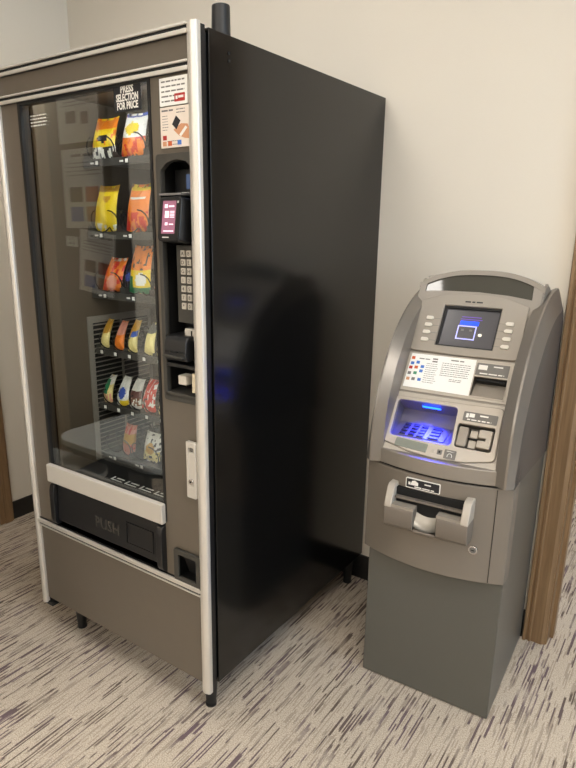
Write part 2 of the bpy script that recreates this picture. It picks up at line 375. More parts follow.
# inner liner
b = MB(); b.box(-0.672, -0.66, 0.035, 0.62, 0.60, 1.80); b.box(-0.66, -0.146, 0.60, 0.62, 0.60, 1.80); b.box(-0.66, -0.146, 0.035, 0.60, 1.776, 1.80); b.box(-0.156, -0.146, 0.085, 0.60, 0.60, 1.776)
b.build('interior_liner', M['liner'], VM)
b = MB(); b.prism([(0.02, 0.60), (0.14, 0.612), (0.60, 0.63), (0.60, 0.59), (0.02, 0.59)], -0.672, -0.146, lambda u, v, a: (a, u, v)); b.build('delivery_chute', M['bsoft'], VM)
b = MB()
for k in range(5):
    x0 = -0.503+k*0.066; y0 = 0.098; z0 = 0.6115
    for a in ((x0, x0+0.005, y0, y0+0.022), (x0, x0+0.052, y0, y0+0.004), (x0+0.016, x0+0.05, y0+0.014, y0+0.019)): b.box(*a, z0, z0+0.001)
b.build('chute_marking', M['white'], VM)
# louvred vent on the inner left side
b = MB(); b.box(-0.66, -0.655, 0.172, 0.192, 0.62, 1.118); b.box(-0.66, -0.655, 0.44, 0.455, 0.62, 1.118); b.box(-0.66, -0.655, 0.192, 0.44, 1.096, 1.118); b.box(-0.66, -0.655, 0.310, 0.318, 0.62, 1.096)
for k in range(30):
    z = 0.628+k*0.0158; b.prism([(-0.658, z), (-0.650, z+0.0035), (-0.650, z+0.0065), (-0.658, z+0.003)], 0.192, 0.44, lambda u, v, a: (u, a, v))
vent = b.build('vent_grille', M['grille'], VM)
MB().box(-0.6605, -0.6585, 0.19, 0.445, 0.62, 1.10).build('vent_back', M['dark'], vent)
# lamp tube inside, behind the right column
b = MB(); b.cyl((-0.154, 0.062, 0.95), 0.008, 0.80, 'z', 12); b.build('light_tube', M['tube'], VM)
b = MB(); b.cyl((-0.64, 0.050, 1.764), 0.007, 0.44, 'x', 12); b.build('light_tube', M['tube'], VM)  # hidden horizontal tube, added only to brighten the top shelves
# shelves, tags and coils
def coil(x, z, r, y1, pitch, name='spiral', w=0.0022, hand=1):
    pts = []; n = int((y1-0.2)/pitch*14)
    for i in range(n+1):
        a = 2*pi*i/14*hand+pi/2; pts.append((x+r*math.cos(a), 0.200+i/14*pitch, z+r*math.sin(a)))
    MB().tube(pts, w, 5).build(name, M['wire'], VM)
rows = [(1.592, 'L'), (1.378, 'L'), (1.190, 'L'), (1.003, 'S'), (0.812, 'S'), (0.632, 'L')]
for z, kind in rows:
    b = MB(); b.box(-0.655, -0.158, 0.20, 0.56, z+0.004, z+0.007); b.box(-0.655, -0.158, 0.196, 0.200, z-0.010, z+0.012)
    step = 0.132 if kind == 'L' else 0.0665
    x = -0.655
    while x < -0.16: b.box(x, x+0.002, 0.20, 0.56, z+0.007, z+(0.03 if kind == 'L' else 0.022)); x += step
    sh = b.build('shelf', M['shelfm'], VM)
    b = MB(); x = -0.655+step/2; lb = MB()
    while x < -0.172:
        b.box(x-0.010, x+0.010, 0.1945, 0.196, z-0.009, z+0.010)
        lb.box(x-0.006, x+0.006, 0.194, 0.1945, z-0.005, z+0.006); lb.box(x-0.030, x-0.014, 0.194, 0.1945, z-0.002, z+0.003) if kind == 'L' else None
        if kind == 'L': coil(x-0.028, z+0.043, 0.033, 0.50, 0.045); coil(x+0.030, z+0.043, 0.033, 0.50, 0.045, hand=-1)
        else: coil(x, z+0.034, 0.026, 0.50, 0.040)
        x += step
    b.build('tag_holder', M['bsoft'], sh); lb.build('price_tag', M['white'], sh)

# door: taupe face with the glass opening and the mechanism recess
def pl(name, outer, holes, h0, h1, mt, par=VM, xf=FRONT(0.0), bevel=0): return plate(name, outer, holes, h0, h1, mt, par, xf, bevel)
glass_hole = [(-0.682, 0.600), (-0.158, 0.600), (-0.158, 1.739), (-0.682, 1.739)]
deliv_hole = [(-0.677, 0.440), (-0.162, 0.440), (-0.162, 0.597), (-0.677, 0.597)]
mech_hole = rpoly([(-0.136, 0.975), (-0.026, 0.975), (-0.026, 1.560), (-0.136, 1.560)], 0.006)
ret_hole = rpoly([(-0.121, 0.436), (-0.029, 0.436), (-0.029, 0.530), (-0.121, 0.530)], 0.003)
door = pl('door', [(-0.778, 0.122), (-0.012, 0.122), (-0.012, T-0.004), (-0.778, T-0.004)], [glass_hole, deliv_hole, mech_hole, ret_hole], -0.022, -0.004, M['taupe'])
# door edge returns (black), side face of the door
b = MB(); b.box(-0.012, -0.0015, 0.006, 0.024, 0.105, T-0.002); b.box(-0.7885, -0.778, 0.006, 0.024, 0.105, T-0.002)
b.box(-0.03, -0.008, 0.024, 0.036, 0.13, 1.82); b.box(-0.782, -0.76, 0.024, 0.036, 0.13, 1.82); b.build('door_edge', M['blackedge'], VM)
# aluminium trims
def trim_post(x0, x1, s):
    prof = rpoly([(x0, 0.010), (x0, -0.006), ((x0+x1)/2, -0.011), (x1, -0.006), (x1, 0.010)], 0.005)
    MB().prism(prof, 0.103, T+0.002, lambda u, v, a: (u, v, a)).build('trim_post', M['alu'], VM)
trim_post(-0.030, 0.0, 1); trim_post(-0.790, -0.766, -1)
def rail(z0, z1, name='trim_rail'):
    h = z1-z0
    r = MB().box(-0.768, -0.028, -0.003, 0.006, z0, z1).build(name, M['bsoft'], VM)
    b = MB(); b.box(-0.768, -0.028, -0.009, -0.003, z0, z0+h*0.42); b.box(-0.768, -0.028, -0.009, -0.003, z1-h*0.24, z1); b.build('molding', M['alu'], r, 0.0015)
rail(1.814, 1.836); rail(1.741, 1.763)
r = MB().box(-0.768, -0.028, -0.003, 0.006, 0.410, 0.438).build('trim_rail', M['bsoft'], VM)
b = MB(); b.box(-0.768, -0.028, -0.010, -0.003, 0.424, 0.438); b.box(-0.768, -0.028, -0.008, -0.003, 0.412, 0.417); b.build('molding', M['alu'], r, 0.0015)
# gasket round the glass, glass, sill
pl('glass_gasket', [(-0.684, 0.600), (-0.156, 0.600), (-0.156, 1.741), (-0.684, 1.741)], [[(-0.672, 0.604), (-0.164, 0.604), (-0.164, 1.735), (-0.672, 1.735)]], -0.030, -0.001, M['bsoft'])
MB().box(-0.674, -0.162, 0.006, 0.010, 0.602, 1.737).build('glass_pane', M['glass'], VM)
MB().box(-0.683, -0.158, -0.014, 0.004, 0.596, 0.656).build('sill_bar', M['satin'], VM, 0.003)
# stickers on the glass
XG = FRONT(0.006)
st = plate('sticker', [(-0.285, 1.678), (-0.190, 1.678), (-0.190, 1.738), (-0.285, 1.738)], [], 0, 0.0006, M['blackpr'], VM, XG)
for i, tx in enumerate(('PRESS', 'SELECTION', 'FOR PRICE')):
    text('lettering', tx, 0.0225, -0.2375, 1.7205-i*0.0185, 0.0007, M['white'], st, XG, 'CENTER', 0.035, sx=(0.80, 0.68, 0.70)[i])
b = MB(XG); print_lines(b, -0.633, -0.558, 1.672, 1.706, 4, 0.0, 0.9, 0, 0.35); b.build('glass_lettering', M['white'], VM)
# delivery door, recess and guards
b = MB(); b.box(-0.677, -0.162, 0.03, 0.034, 0.44, 0.597); b.box(-0.677, -0.162, 0.004, 0.03, 0.436, 0.440); b.build('delivery_recess', M['dark'], VM)
dd = MB().prism([(0.010, 0.592), (0.0, 0.585), (-0.004, 0.462), (0.002, 0.458), (0.016, 0.592)], -0.652, -0.186, lambda u, v, a: (a, u, v)).build('delivery_door', M['bplas'], VM, 0.002)
XD = FRONT(0.0)
b = MB(XD)
for a in ((-0.322, -0.208, 0.551, 0.554), (-0.322, -0.208, 0.484, 0.487), (-0.322, -0.319, 0.487, 0.551), (-0.211, -0.208, 0.487, 0.551)): b.box(a[0], a[1], a[2], a[3], -0.001, 0.0055)
b.build('raised_frame', M['bplas'], dd)
text('embossed_word', 'PUSH', 0.050, -0.408, 0.497, 0.0028, M['panelblk'], dd, XD, 'CENTER', 0.02, 0.0015, 0.95)
for x0 in (-0.677, -0.184):
    MB().prism(rpoly([(0.012, 0.594), (-0.010, 0.586), (-0.016, 0.565), (-0.016, 0.462), (-0.008, 0.446), (0.012, 0.444)], 0.006), x0, x0+0.022, lambda u, v, a: (a, u, v)).build('side_guard', M['bplas'], VM, 0.002)
# mechanism recess
def cup(name, x0, x1, z0, z1, d, mt, par, y0=0.0, t=0.004):
    b = MB(); b.box(x0-t, x0, y0, y0+d, z0-t, z1+t); b.box(x1, x1+t, y0, y0+d, z0-t, z1+t); b.box(x0, x1, y0, y0+d, z0-t, z0); b.box(x0, x1, y0, y0+d, z1, z1+t); b.box(x0-t, x1+t, y0+d, y0+d+t, z0-t, z1+t)
    return b.build(name, mt, par)
cup('mechanism_recess', -0.136, -0.026, 0.975, 1.560, 0.075, M['bsoft'], VM, 0.004)
plate('mechanism_bezel', rpoly([(-0.142, 0.965), (-0.026, 0.965), (-0.026, 1.572), (-0.142, 1.572)], 0.010), [rpoly([(-0.130, 0.981), (-0.020, 0.981), (-0.030, 1.540), (-0.045, 1.552), (-0.075, 1.558), (-0.105, 1.552), (-0.128, 1.536)], 0.008)], -0.010, 0.006, M['panelblk'], VM, FRONT(0.004), 0.001)
# display
b = MB(); b.box(-0.125, -0.028, 0.045, 0.060, 1.478, 1.540); dp = b.build('display_housing', M['bplas'], VM, 0.002)
MB().box(-0.085, -0.034, 0.043, 0.0455, 1.494, 1.528).build('display', M['lcd'], dp)
b = MB(FRONT(0.045)); 
for a in ((-0.106, -0.078, 1.4855, 1.487), (-0.106, -0.078, 1.478, 1.4795), (-0.106, -0.1045, 1.4795, 1.4855), (-0.0795, -0.078, 1.4795, 1.4855)): b.box(a[0], a[1], a[2], a[3], 0, 0.0006)
print_lines(b, -0.102, -0.082, 1.480, 1.485, 1, 0.0, 1.0, 0, 0.6, 0.0005)
for k in range(6): b.box(-0.072+k*0.0065, -0.0685+k*0.0065, 1.481, 1.484, 0, 0.0005)
b.build('logo_mark', M['white'], dp)
# card reader, tilted forward with a pink screen
def CR(p):      # local (x, up, out) of the tilted reader face
    a = math.radians(14); return Vector((-0.084+p[0]*1.06, -0.020-p[2]*math.cos(a)+p[1]*math.sin(a)*0.6-p[0]*0.10, 1.424+p[1]*math.cos(a)+p[2]*math.sin(a)*0.5))
plate('x', rrect(-0.036, 0.036, -0.054, 0.052, 0.008), [], -0.048, 0.0, M['bplas'], VM, CR, 0.002).name = 'card_reader'
cr = bpy.data.objects['card_reader']
plate('reader_bezel', rrect(-0.034, 0.034, -0.051, 0.050, 0.008), [rrect(-0.025, 0.022, -0.036, 0.042, 0.002)], 0.0, 0.003, M['bplas'], cr, CR)
plate('reader_screen', rrect(-0.025, 0.022, -0.036, 0.042, 0.001), [], 0.0, 0.001, M['pink'], cr, CR)
b = MB(CR)
b.box(-0.016, -0.002, 0.002, 0.018, 0.001, 0.0014)
for k in range(5): b.box(0.001, 0.016, 0.016-k*0.0035, 0.018-k*0.0035, 0.001, 0.0014)
b.box(-0.018, -0.008, 0.025, 0.034, 0.001, 0.0014); b.box(-0.004, 0.014, 0.027, 0.031, 0.001, 0.0014); b.box(-0.014, -0.005, -0.016, -0.009, 0.001, 0.0014); b.box(0, 0.014, -0.015, -0.012, 0.001, 0.0014); b.box(-0.018, 0.016, -0.031, -0.028, 0.001, 0.0014)
b.build('screen_graphic', M['pinklt'], cr)
b = MB(CR); b.box(-0.018, 0.004, -0.046, -0.0435, 0.003, 0.0035); b.box(0.0265, 0.0295, 0.036, 0.041, 0.003, 0.004); b.build('reader_mark', M['white'], cr)
MB().box(-0.132, -0.060, -0.004, 0.05, 1.478, 1.483).build('reader_ledge', M['greypr'], cr)
# keypad
kp = MB().box(-0.104, -0.028, 0.020, 0.034, 1.170, 1.362).build('keypad', M['panelblk'], VM, 0.002)
keys = ['A', 'B', 'C', 'D', 'E', 'F', 'G', 'H', 'J', '1', '2', '3', '4', '5', '6', '7', '8', '9', '*', '0', '#']
kx = [-0.080, -0.060, -0.040]
for i in range(7):
    z = 1.342-i*0.0215
    for j in range(3):
        kk = MB().box(kx[j]-0.0068, kx[j]+0.0068, 0.016, 0.021, z-0.0078, z+0.0078).build('key', M['keyc'], kp, 0.001)
        text('key_mark', keys[i*3+j], 0.013, kx[j], z-0.0045, 0.0002, M['blackpr'], kk, FRONT(0.016), 'CENTER')
# coin insert plate, bill acceptor, return button, card strip
b = MB(); b.box(-0.076, -0.030, 0.012, 0.03, 1.128, 1.158); ci = b.build('coin_insert', M['satin'], VM, 0.002); MB().box(-0.054, -0.050, 0.0112, 0.013, 1.134, 1.153).build('coin_slot', M['dark'], ci)
ba = MB().prism(rpoly([(0.05, 1.142), (-0.006, 1.140), (-0.016, 1.130), (-0.022, 1.090), (-0.016, 1.078), (0.05, 1.074)], 0.006), -0.120, -0.046, lambda u, v, a: (a, u, v)).build('bill_acceptor', M['bplas'], VM, 0.003)
b = MB()
for k in range(3): b.box(-0.112+k*0.023, -0.094+k*0.023, -0.0245, -0.01, 1.100, 1.104)
b.build('bill_slot', M['dark'], ba); MB().box(-0.116, -0.050, -0.030, -0.01, 1.088, 1.093).build('bill_lip', M['panelblk'], ba, 0.001)
MB().box(-0.136, -0.026, 0.0, 0.04, 1.056, 1.066).build('divider_ledge', M['bplas'], VM, 0.002)
MB().box(-0.102, -0.074, 0.010, 0.04, 1.008, 1.034).build('return_button', M['btn'], VM, 0.003)
MB().box(-0.048, -0.030, 0.004, 0.02, 0.995, 1.046).build('card_strip', M['ivory'], VM, 0.001)
MB().box(-0.136, -0.026, -0.002, 0.06, 0.976, 0.988).build('lower_ledge', M['panelblk'], VM, 0.002)
# notices above the mechanism
XF_ = FRONT(-0.0005)
n1 = plate('notice_card', [(-0.121, 1.675), (-0.034, 1.675), (-0.034, 1.734), (-0.121, 1.734)], [], -0.004, 0.001, M['paper'], VM, XF_)
b = MB(XF_); print_lines(b, -0.115, -0.040, 1.679, 1.731, 5, 0.001, 0.95, 0, 0.30); b.build('printed_text', M['greypr'], n1)
b = MB(XF_); b.box(-0.074, -0.042, 1.681, 1.698, 0.0012, 0.0015); b.build('red_box', M['redpr'], n1)
b = MB(XF_); b.box(-0.070, -0.064, 1.686, 1.693, 0.0015, 0.0018); b.box(-0.062, -0.046, 1.688, 1.693, 0.0015, 0.0018); b.build('box_mark', M['white'], n1)
n2 = plate('notice_card', [(-0.121, 1.584), (-0.028, 1.584), (-0.028, 1.672), (-0.121, 1.672)], [], -0.004, 0.001, M['pinkpap'], VM, XF_)
b = MB(XF_); print_lines(b, -0.116, -0.080, 1.661, 1.668, 1, 0.001, 1, 0, 0.5); print_lines(b, -0.070, -0.040, 1.655, 1.668, 2, 0.001, 0.8, 0, 0.3)
print_lines(b, -0.115, -0.096, 1.620, 1.656, 6, 0.001, 0.8, 0, 0.22); print_lines(b, -0.100, -0.060, 1.587, 1.602, 2, 0.001, 0.8, 0, 0.2); b.build('printed_text', M['greypr'], n2)
b = MB(XF_); b.f([b.v((x, z, 0.0014)) for x, z in ((-0.084, 1.634), (-0.071, 1.652), (-0.057, 1.640), (-0.070, 1.622))]); b.build('card_picture', M['blackpr'], n2)
b = MB(XF_)
b.f([b.v((x, z, 0.0013)) for x, z in ((-0.080, 1.622), (-0.056, 1.634), (-0.036, 1.632), (-0.028, 1.620), (-0.028, 1.600), (-0.045, 1.602), (-0.062, 1.608))]); b.build('hand_picture', M['skin'], n2)
b = MB(XF_); b.f([b.v((x, z, 0.0018)) for x, z in ((-0.062, 1.610), (-0.042, 1.628), (-0.036, 1.624), (-0.056, 1.606))]); b.build('white_card_picture', M['white'], n2)
for x, z, c in ((-0.108, 1.606, 'redpr'), (-0.092, 1.593, 'orangepr'), (-0.062, 1.594, 'bluepr'), (-0.109, 1.593, 'skin')):
    b = MB(XF_); b.box(x-0.006, x+0.006, z-0.005, z+0.005, 0.0012, 0.0016); b.build('payment_mark', M[c], n2)
# latch and coin return cup
XL = FRONT(-0.001)
lt = plate('latch_handle', rrect(-0.062, -0.030, 0.708, 0.866, 0.003), [rrect(-0.054, -0.036, 0.742, 0.850, 0.003)], 0.0, 0.010, M['satin'], VM, XL, 0.001)
b = MB(XL); b.box(-0.055, -0.035, 0.742, 0.836, 0.001, 0.008); b.build('paddle', M['satin'], lt, 0.002)
b = MB(XL); b.box(-0.055, -0.035, 0.838, 0.850, 0.0, 0.003); b.build('finger_gap', M['greypr'], lt)
b = MB(); b.cyl((-0.046, -0.014, 0.755), 0.008, 0.008, 'y', 20); lk = b.build('lock', M['chrome'], lt, 0.001)
b = MB(); b.cyl((-0.046, -0.0148, 0.755), 0.003, 0.001, 'y', 12); b.build('keyhole', M['dark'], lk)
cup('coin_return', -0.119, -0.031, 0.438, 0.528, 0.05, M['bplas'], VM, 0.004)
plate('coin_return_frame', rpoly([(-0.124, 0.433), (-0.026, 0.433), (-0.026, 0.533), (-0.124, 0.533)], 0.004), [rpoly([(-0.108, 0.449), (-0.042, 0.449), (-0.042, 0.519), (-0.108, 0.519)], 0.003)], -0.004, 0.005, M['panelblk'], VM, FRONT(-0.003), 0.001)
MB().prism([(0.004, 0.519), (0.03, 0.449), (0.034, 0.449), (0.008, 0.519)], -0.100, -0.046, lambda u, v, a: (a, u, v)).build('return_flap', M['bplas'], VM)
# legs, end caps, post on top
for x, y in ((-0.052, 0.058), (-0.676, 0.070), (-0.035, 0.90), (-0.755, 0.90)):
    b = MB(); b.cyl((x, y, 0), 0.017, 0.008, 'z', 20); b.cyl((x, y, 0.008), 0.015, 0.112, 'z', 20, 0.024); b.build('leg', M['bplas'], VM)
MB().box(-0.786, -0.742, 0.0, 0.03, 0.092, 0.106).build('end_cap', M['bsoft'], VM, 0.002)
b = MB(); b.cyl((-0.026, 0.110, 1.829), 0.0225, 0.067, 'z', 28, 0.021); b.build('top_post', M['bplas'], VM, 0.003)

# ------------------------------------------------------------ snacks
def snack(name, x0, x1, z0, h, y, lean, mats, pat, label, cat='snack', group='snack packets in the vending machine', thick=0.016, rot=0.0, taper=0.85, shear=0.0):
    w = (x1-x0)/2; cx = (x0+x1)/2; nx, nz = 16, 22; rnd = random.uniform(0, 50); OFF[0] = Vector((0, 0, 0))
    def P(i, j, side):
        u = -1+2*i/nx; v = j/nz; t = thick*max(0, (1-u*u))**0.55*max(0, math.sin(pi*min(1, max(0, (v-0.04)/0.90))))**0.5
        ww = w*(1-(1-taper)*v)*(1-0.06*math.sin(pi*v)); n = noise.noise(Vector((u*2.2+rnd, v*4, side)))*0.006*(1-abs(u))
        if j == nz: n *= 0.2
        return (u*ww+shear*v, lean*v*v+side*(t+n), v*h+abs(u)**3*0.004)
    b = MB()
    b.grid([[P(i, j, -1) for i in range(nx+1)] for j in range(nz+1)], lambda j, i: pat(-1+2*(i+0.5)/nx, (j+0.5)/nz))
    b.grid([[P(i, j, 1) for i in range(nx+1)] for j in range(nz+1)], 0)
    bmesh.ops.remove_doubles(b.bm, verts=b.bm.verts, dist=0.0004)
    o = b.build(name, [M_(c) for c in mats], None, 0, 2, 60); o.location = (cx-0.007, y+0.008, z0); o.rotation_euler = (0, 0, rot)
    return tag(o, label, cat, group)
_mc = {}
def M_(c):
    if c not in _mc: _mc[c] = mat('foil_%02x%02x%02x' % c, c, 0.28, 0.0, var=0.08, vscale=60, bump=0.25, bscale=70)
    return _mc[c]
YEL, ORG, RED, WHT, BLK, GRN, BLU, PALE, BRN, PNK, GLD = (238, 206, 30), (236, 128, 34), (206, 48, 34), (232, 230, 222), (38, 36, 40), (40, 128, 84), (52, 84, 176), (232, 214, 140), (128, 84, 58), (222, 150, 130), (196, 146, 48)
def el(u, v, cu, cv, ru, rv): return ((u-cu)/ru)**2+((v-cv)/rv)**2 < 1
nz_ = lambda u, v, s, k=0: noise.noise(Vector((u*s+k*7.3, v*s*1.4, k)))
GL = 'large snack bags on the upper shelves'; GS = 'slim snack packets on the lower shelves'
snack('chip_bag', -0.648, -0.538, 1.600, 0.128, 0.225, 0.03, [YEL, ORG, BLK, WHT], lambda u, v: 1 if v > 0.72 else (3 if v < 0.3 and nz_(u, v, 4) > -0.05 else (2 if v < 0.34 or el(u, v, 0.1, 0.52, 0.45, 0.09) else (1 if nz_(u, v, 3, 1) > 0.22 else 0))), 'yellow and orange chip bag with black and white foot, leftmost on the top shelf', 'chip bag', GL, rot=0.05)
snack('chip_bag', -0.580, -0.482, 1.600, 0.138, 0.290, 0.02, [ORG, RED, BLK], lambda u, v: 2 if v < 0.45 else (1 if nz_(u, v, 3, 2) > 0.1 else 0), 'orange chip bag set back between the two front bags of the top shelf', 'chip bag', GL)
snack('chip_bag', -0.512, -0.408, 1.600, 0.130, 0.225, 0.03, [WHT, YEL, ORG, RED, BLU], lambda u, v: 4 if v > 0.93 else (1 if el(u, v, -0.1, 0.66, 0.6, 0.14) else (0 if v > 0.46 else (3 if nz_(u, v, 4, 3) > 0.12 else 2))), 'white chip bag with yellow oval and orange foot, right on the top shelf', 'chip bag', GL, rot=0.05)
snack('chip_bag', -0.408, -0.300, 1.600, 0.125, 0.235, 0.03, [BLU, WHT, RED], lambda u, v: 1 if nz_(u, v, 3, 4) > 0.15 else (2 if v < 0.3 else 0), 'blue chip bag half hidden at the right end of the top shelf', 'chip bag', GL)
snack('chip_bag', -0.655, -0.552, 1.390, 0.140, 0.225, 0.03, [YEL, GLD, WHT], lambda u, v: 1 if v > 0.85 or el(u, v, 0.2, 0.72, 0.35, 0.07) else (2 if v < 0.2 and nz_(u, v, 4, 5) > 0.2 else 0), 'plain bright yellow chip bag on the second shelf', 'chip bag', GL, rot=0.05)
snack('chip_bag', -0.506, -0.408, 1.390, 0.140, 0.225, 0.03, [ORG, RED, WHT, YEL], lambda u, v: 2 if 0.66 < v < 0.74 and abs(u) < 0.7 else (1 if v < 0.42 and nz_(u, v, 3, 6) > -0.1 else (3 if v > 0.86 else 0)), 'orange bag with a red foot in the middle of the second shelf', 'chip bag', GL, rot=0.03)
snack('chip_bag', -0.402, -0.300, 1.390, 0.150, 0.235, 0.03, [GLD, BRN, PALE], lambda u, v: 1 if v > 0.55 and nz_(u, v, 4, 7) > 0 else (2 if v < 0.3 else 0), 'golden brown bag cut off by the frame on the second shelf', 'chip bag', GL)
snack('chip_bag', -0.628, -0.540, 1.202, 0.105, 0.220, 0.03, [RED, ORG, PNK, WHT], lambda u, v: 2 if el(u, v, 0.1, 0.28, 0.55, 0.22) else (1 if nz_(u, v, 3, 8) > 0.0 else (3 if v > 0.9 else 0)), 'red bag with a pink round picture, left on the third shelf', 'chip bag', GL, rot=0.05, shear=0.015)
snack('snack_packet', -0.545, -0.490, 1.202, 0.098, 0.240, 0.02, [(34, 44, 84), BLK, BLU], lambda u, v: 2 if el(u, v, 0, 0.5, 0.6, 0.14) else (1 if nz_(u, v, 3, 9) > 0.1 else 0), 'narrow navy packet between the red and the orange bag', 'snack packet', GL)
snack('chip_bag', -0.503, -0.408, 1.202, 0.145, 0.222, 0.03, [ORG, YEL, GRN, WHT, BLK], lambda u, v: 3 if el(u, v, 0.3, 0.30, 0.5, 0.14) else (2 if v < 0.13 or (u < -0.5 and v < 0.35) else (1 if v < 0.5 else (4 if nz_(u, v, 5, 10) > 0.25 else 0))), 'orange and yellow bag with green foot, right on the third shelf', 'chip bag', GL, rot=0.04)
snack('chip_bag', -0.398, -0.300, 1.202, 0.115, 0.225, 0.03, [BLK, RED, WHT], lambda u, v: 1 if v < 0.35 else (2 if nz_(u, v, 5, 11) > 0.3 else 0), 'black bag with a red foot cut off by the frame on the third shelf', 'chip bag', GL)
small = [
 (-0.645, -0.604, 1.012, 0.090, [PALE, GLD, WHT], lambda u, v: 1 if v > 0.55 else 0, 'gold and pale yellow packet, leftmost of the upper slim row'),
 (-0.578, -0.532, 1.012, 0.090, [ORG, PNK, YEL], lambda u, v: 1 if v > 0.55 else 0, 'orange packet with a pink neck in the upper slim row'),
 (-0.514, -0.470, 1.012, 0.098, [PALE, GLD, BLU], lambda u, v: 2 if 0.5 < v < 0.68 and u > -0.2 else (1 if v > 0.5 else 0), 'pale yellow packet with a blue patch in the upper slim row'),
 (-0.438, -0.392, 1.012, 0.098, [PALE, WHT, (90, 90, 84)], lambda u, v: 2 if v > 0.7 else 0, 'pale yellow packet with a grey neck in the upper slim row'),
 (-0.384, -0.335, 1.012, 0.070, [PALE, YEL], lambda u, v: 0, 'pale yellow packet cut off by the frame in the upper slim row'),
 (-0.654, -0.604, 0.820, 0.088, [PALE, GRN, PNK, WHT], lambda u, v: 1 if 0.38 < v < 0.85 and u < 0.3 else (2 if v < 0.35 and nz_(u, v, 4, 12) > 0 else 3 if v > 0.7 else 0), 'green and cream packet, leftmost of the lower slim row'),
 (-0.584, -0.524, 0.820, 0.092, [WHT, BLU, YEL, (150, 160, 170)], lambda u, v: 1 if el(u, v, 0, 0.48, 0.7, 0.20) else (2 if v < 0.22 and u > -0.2 else 0), 'white packet with a blue oval in the lower slim row'),
 (-0.526, -0.462, 0.820, 0.092, [WHT, BRN, (110, 70, 64), RED], lambda u, v: 1 if 0.12 < v < 0.42 and nz_(u, v, 4, 13) > -0.15 else (2 if 0.42 < v < 0.62 else 0), 'white and brown packet in the lower slim row'),
 (-0.462, -0.398, 0.820, 0.100, [RED, WHT, PNK], lambda u, v: 1 if nz_(u, v, 4, 14) > 0.22 else 0, 'bright red packet in the lower slim row'),
 (-0.388, -0.340, 0.820, 0.055, [PALE, WHT], lambda u, v: 0, 'pale packet cut off by the frame in the lower slim row'),
]
for x0, x1, z0, h, ms, pt, lb_ in small:
    snack('snack_packet', x0, x1, z0, h, 0.212, 0.045, ms, pt, lb_, 'snack packet', GS, thick=0.012, rot=0.05, taper=0.62, shear=-0.008)
snack('biscuit_packet', -0.578, -0.516, 0.642, 0.105, 0.222, 0.02, [PNK, GLD, RED, WHT], lambda u, v: 1 if 0.4 < v < 0.75 else (2 if nz_(u, v, 4, 15) > 0.2 else 0), 'pink and gold packet alone on the left of the bottom shelf', 'biscuit packet', 'packets on the bottom shelf')
snack('biscuit_packet', -0.478, -0.392, 0.642, 0.098, 0.222, 0.02, [WHT, PALE, BLK, GLD], lambda u, v: 3 if el(u, v, 0, 0.5, 0.5, 0.2) else (2 if nz_(u, v, 5, 16) > 0.28 else (1 if v < 0.4 else 0)), 'white and cream packet on the right of the bottom shelf', 'biscuit packet', 'packets on the bottom shelf')

# ------------------------------------------------------------ cash machine
AX, AY, AR = 0.6501, 0.4836, 0.0371
ca, sa = math.cos(AR), math.sin(AR)
AT = empty('cash_machine', (AX+(-0.2)*ca-0.235*sa, AY+(-0.2)*sa+0.235*ca, 0), AR)
tag(AT, 'grey free-standing cash machine with a blue-lit keypad beside the black vending machine', 'cash machine')
OFF[0] = Vector((0.2, -0.235, 0))
XL0, XR0 = -0.411, 0.003
def bulge(x, a=0.046): return -0.010-a*(1-((x+0.204)/0.207)**2)
# pedestal
MB().box(-0.398, 0, 0.0, 0.470, 0.004, 0.748).build('pedestal', M['aped'], AT, 0.003)
# curved door
N_ = 28
def xs(a, b_): return [a+(b_-a)*i/N_ for i in range(N_+1)]
def curved_slab(z0, z1, extra=0.0, x0=XL0, x1=XR0, back=0.012, zf0=None, zf1=None):
    X = xs(x0, x1); fr = [(x, bulge(x)-extra) for x in X]; poly = fr+[(x1, back), (x0, back)]
    return [[(x, y, z0) for x, y in poly], [(x, y, z1) for x, y in poly]]
door2 = MB().loft(curved_slab(0.458, 0.742)).build('front_door', M['adoor'], AT, 0.003)
b = MB(); b.box(XL0, -0.396, 0.0, 0.05, 0.458, 0.742); b.box(-0.002, XR0, 0.0, 0.05, 0.458, 0.742); b.build('door_side', M['adoor'], door2)
b = MB(); pts = [(-0.036, bulge(-0.036)-0.0006, z) for z in (0.462, 0.60, 0.738)]; b.tube(pts, 0.0010, 6); b.build('door_seam', M['bsoft'], door2)
# head seam and lower band
MB().loft(curved_slab(0.742, 0.750, -0.006, XL0+0.004, XR0-0.004, 0.10)).build('seam_gap', M['dark'], AT)
MB().loft(curved_slab(0.748, 0.792, 0.004, back=0.05)).build('head_band', M['ahead'], AT, 0.004)
# side wings
prof = [(-0.044, 0.750), (-0.042, 0.82), (-0.026, 0.92), (0.018, 1.015), (0.074, 1.092), (0.147, 1.155), (0.230, 1.200), (0.32, 1.228), (0.395, 1.236)]
def cr_pts(P, n=5):     # smooth the profile
    out = []
    for i in range(len(P)-1):
        p0, p1, p2, p3 = P[max(i-1, 0)], P[i], P[i+1], P[min(i+2, len(P)-1)]
        for k in range(n):
            t = k/n; out.append(tuple(0.5*((2*p1[j])+(-p0[j]+p2[j])*t+(2*p0[j]-5*p1[j]+4*p2[j]-p3[j])*t*t+(-p0[j]+3*p1[j]-3*p2[j]+p3[j])*t**3) for j in (0, 1)))
    out.append(P[-1]); return out
pf = cr_pts(prof)
def offs(P, dfun):
    out = []
    for i, p in enumerate(P):
        a = Vector(P[max(i-1, 0)]); c = Vector(P[min(i+1, len(P)-1)]); t = (c-a).normalized(); n = Vector((t.y, -t.x)); d = dfun(i/(len(P)-1)); out.append((p[0]+n.x*d, p[1]+n.y*d))
    return out
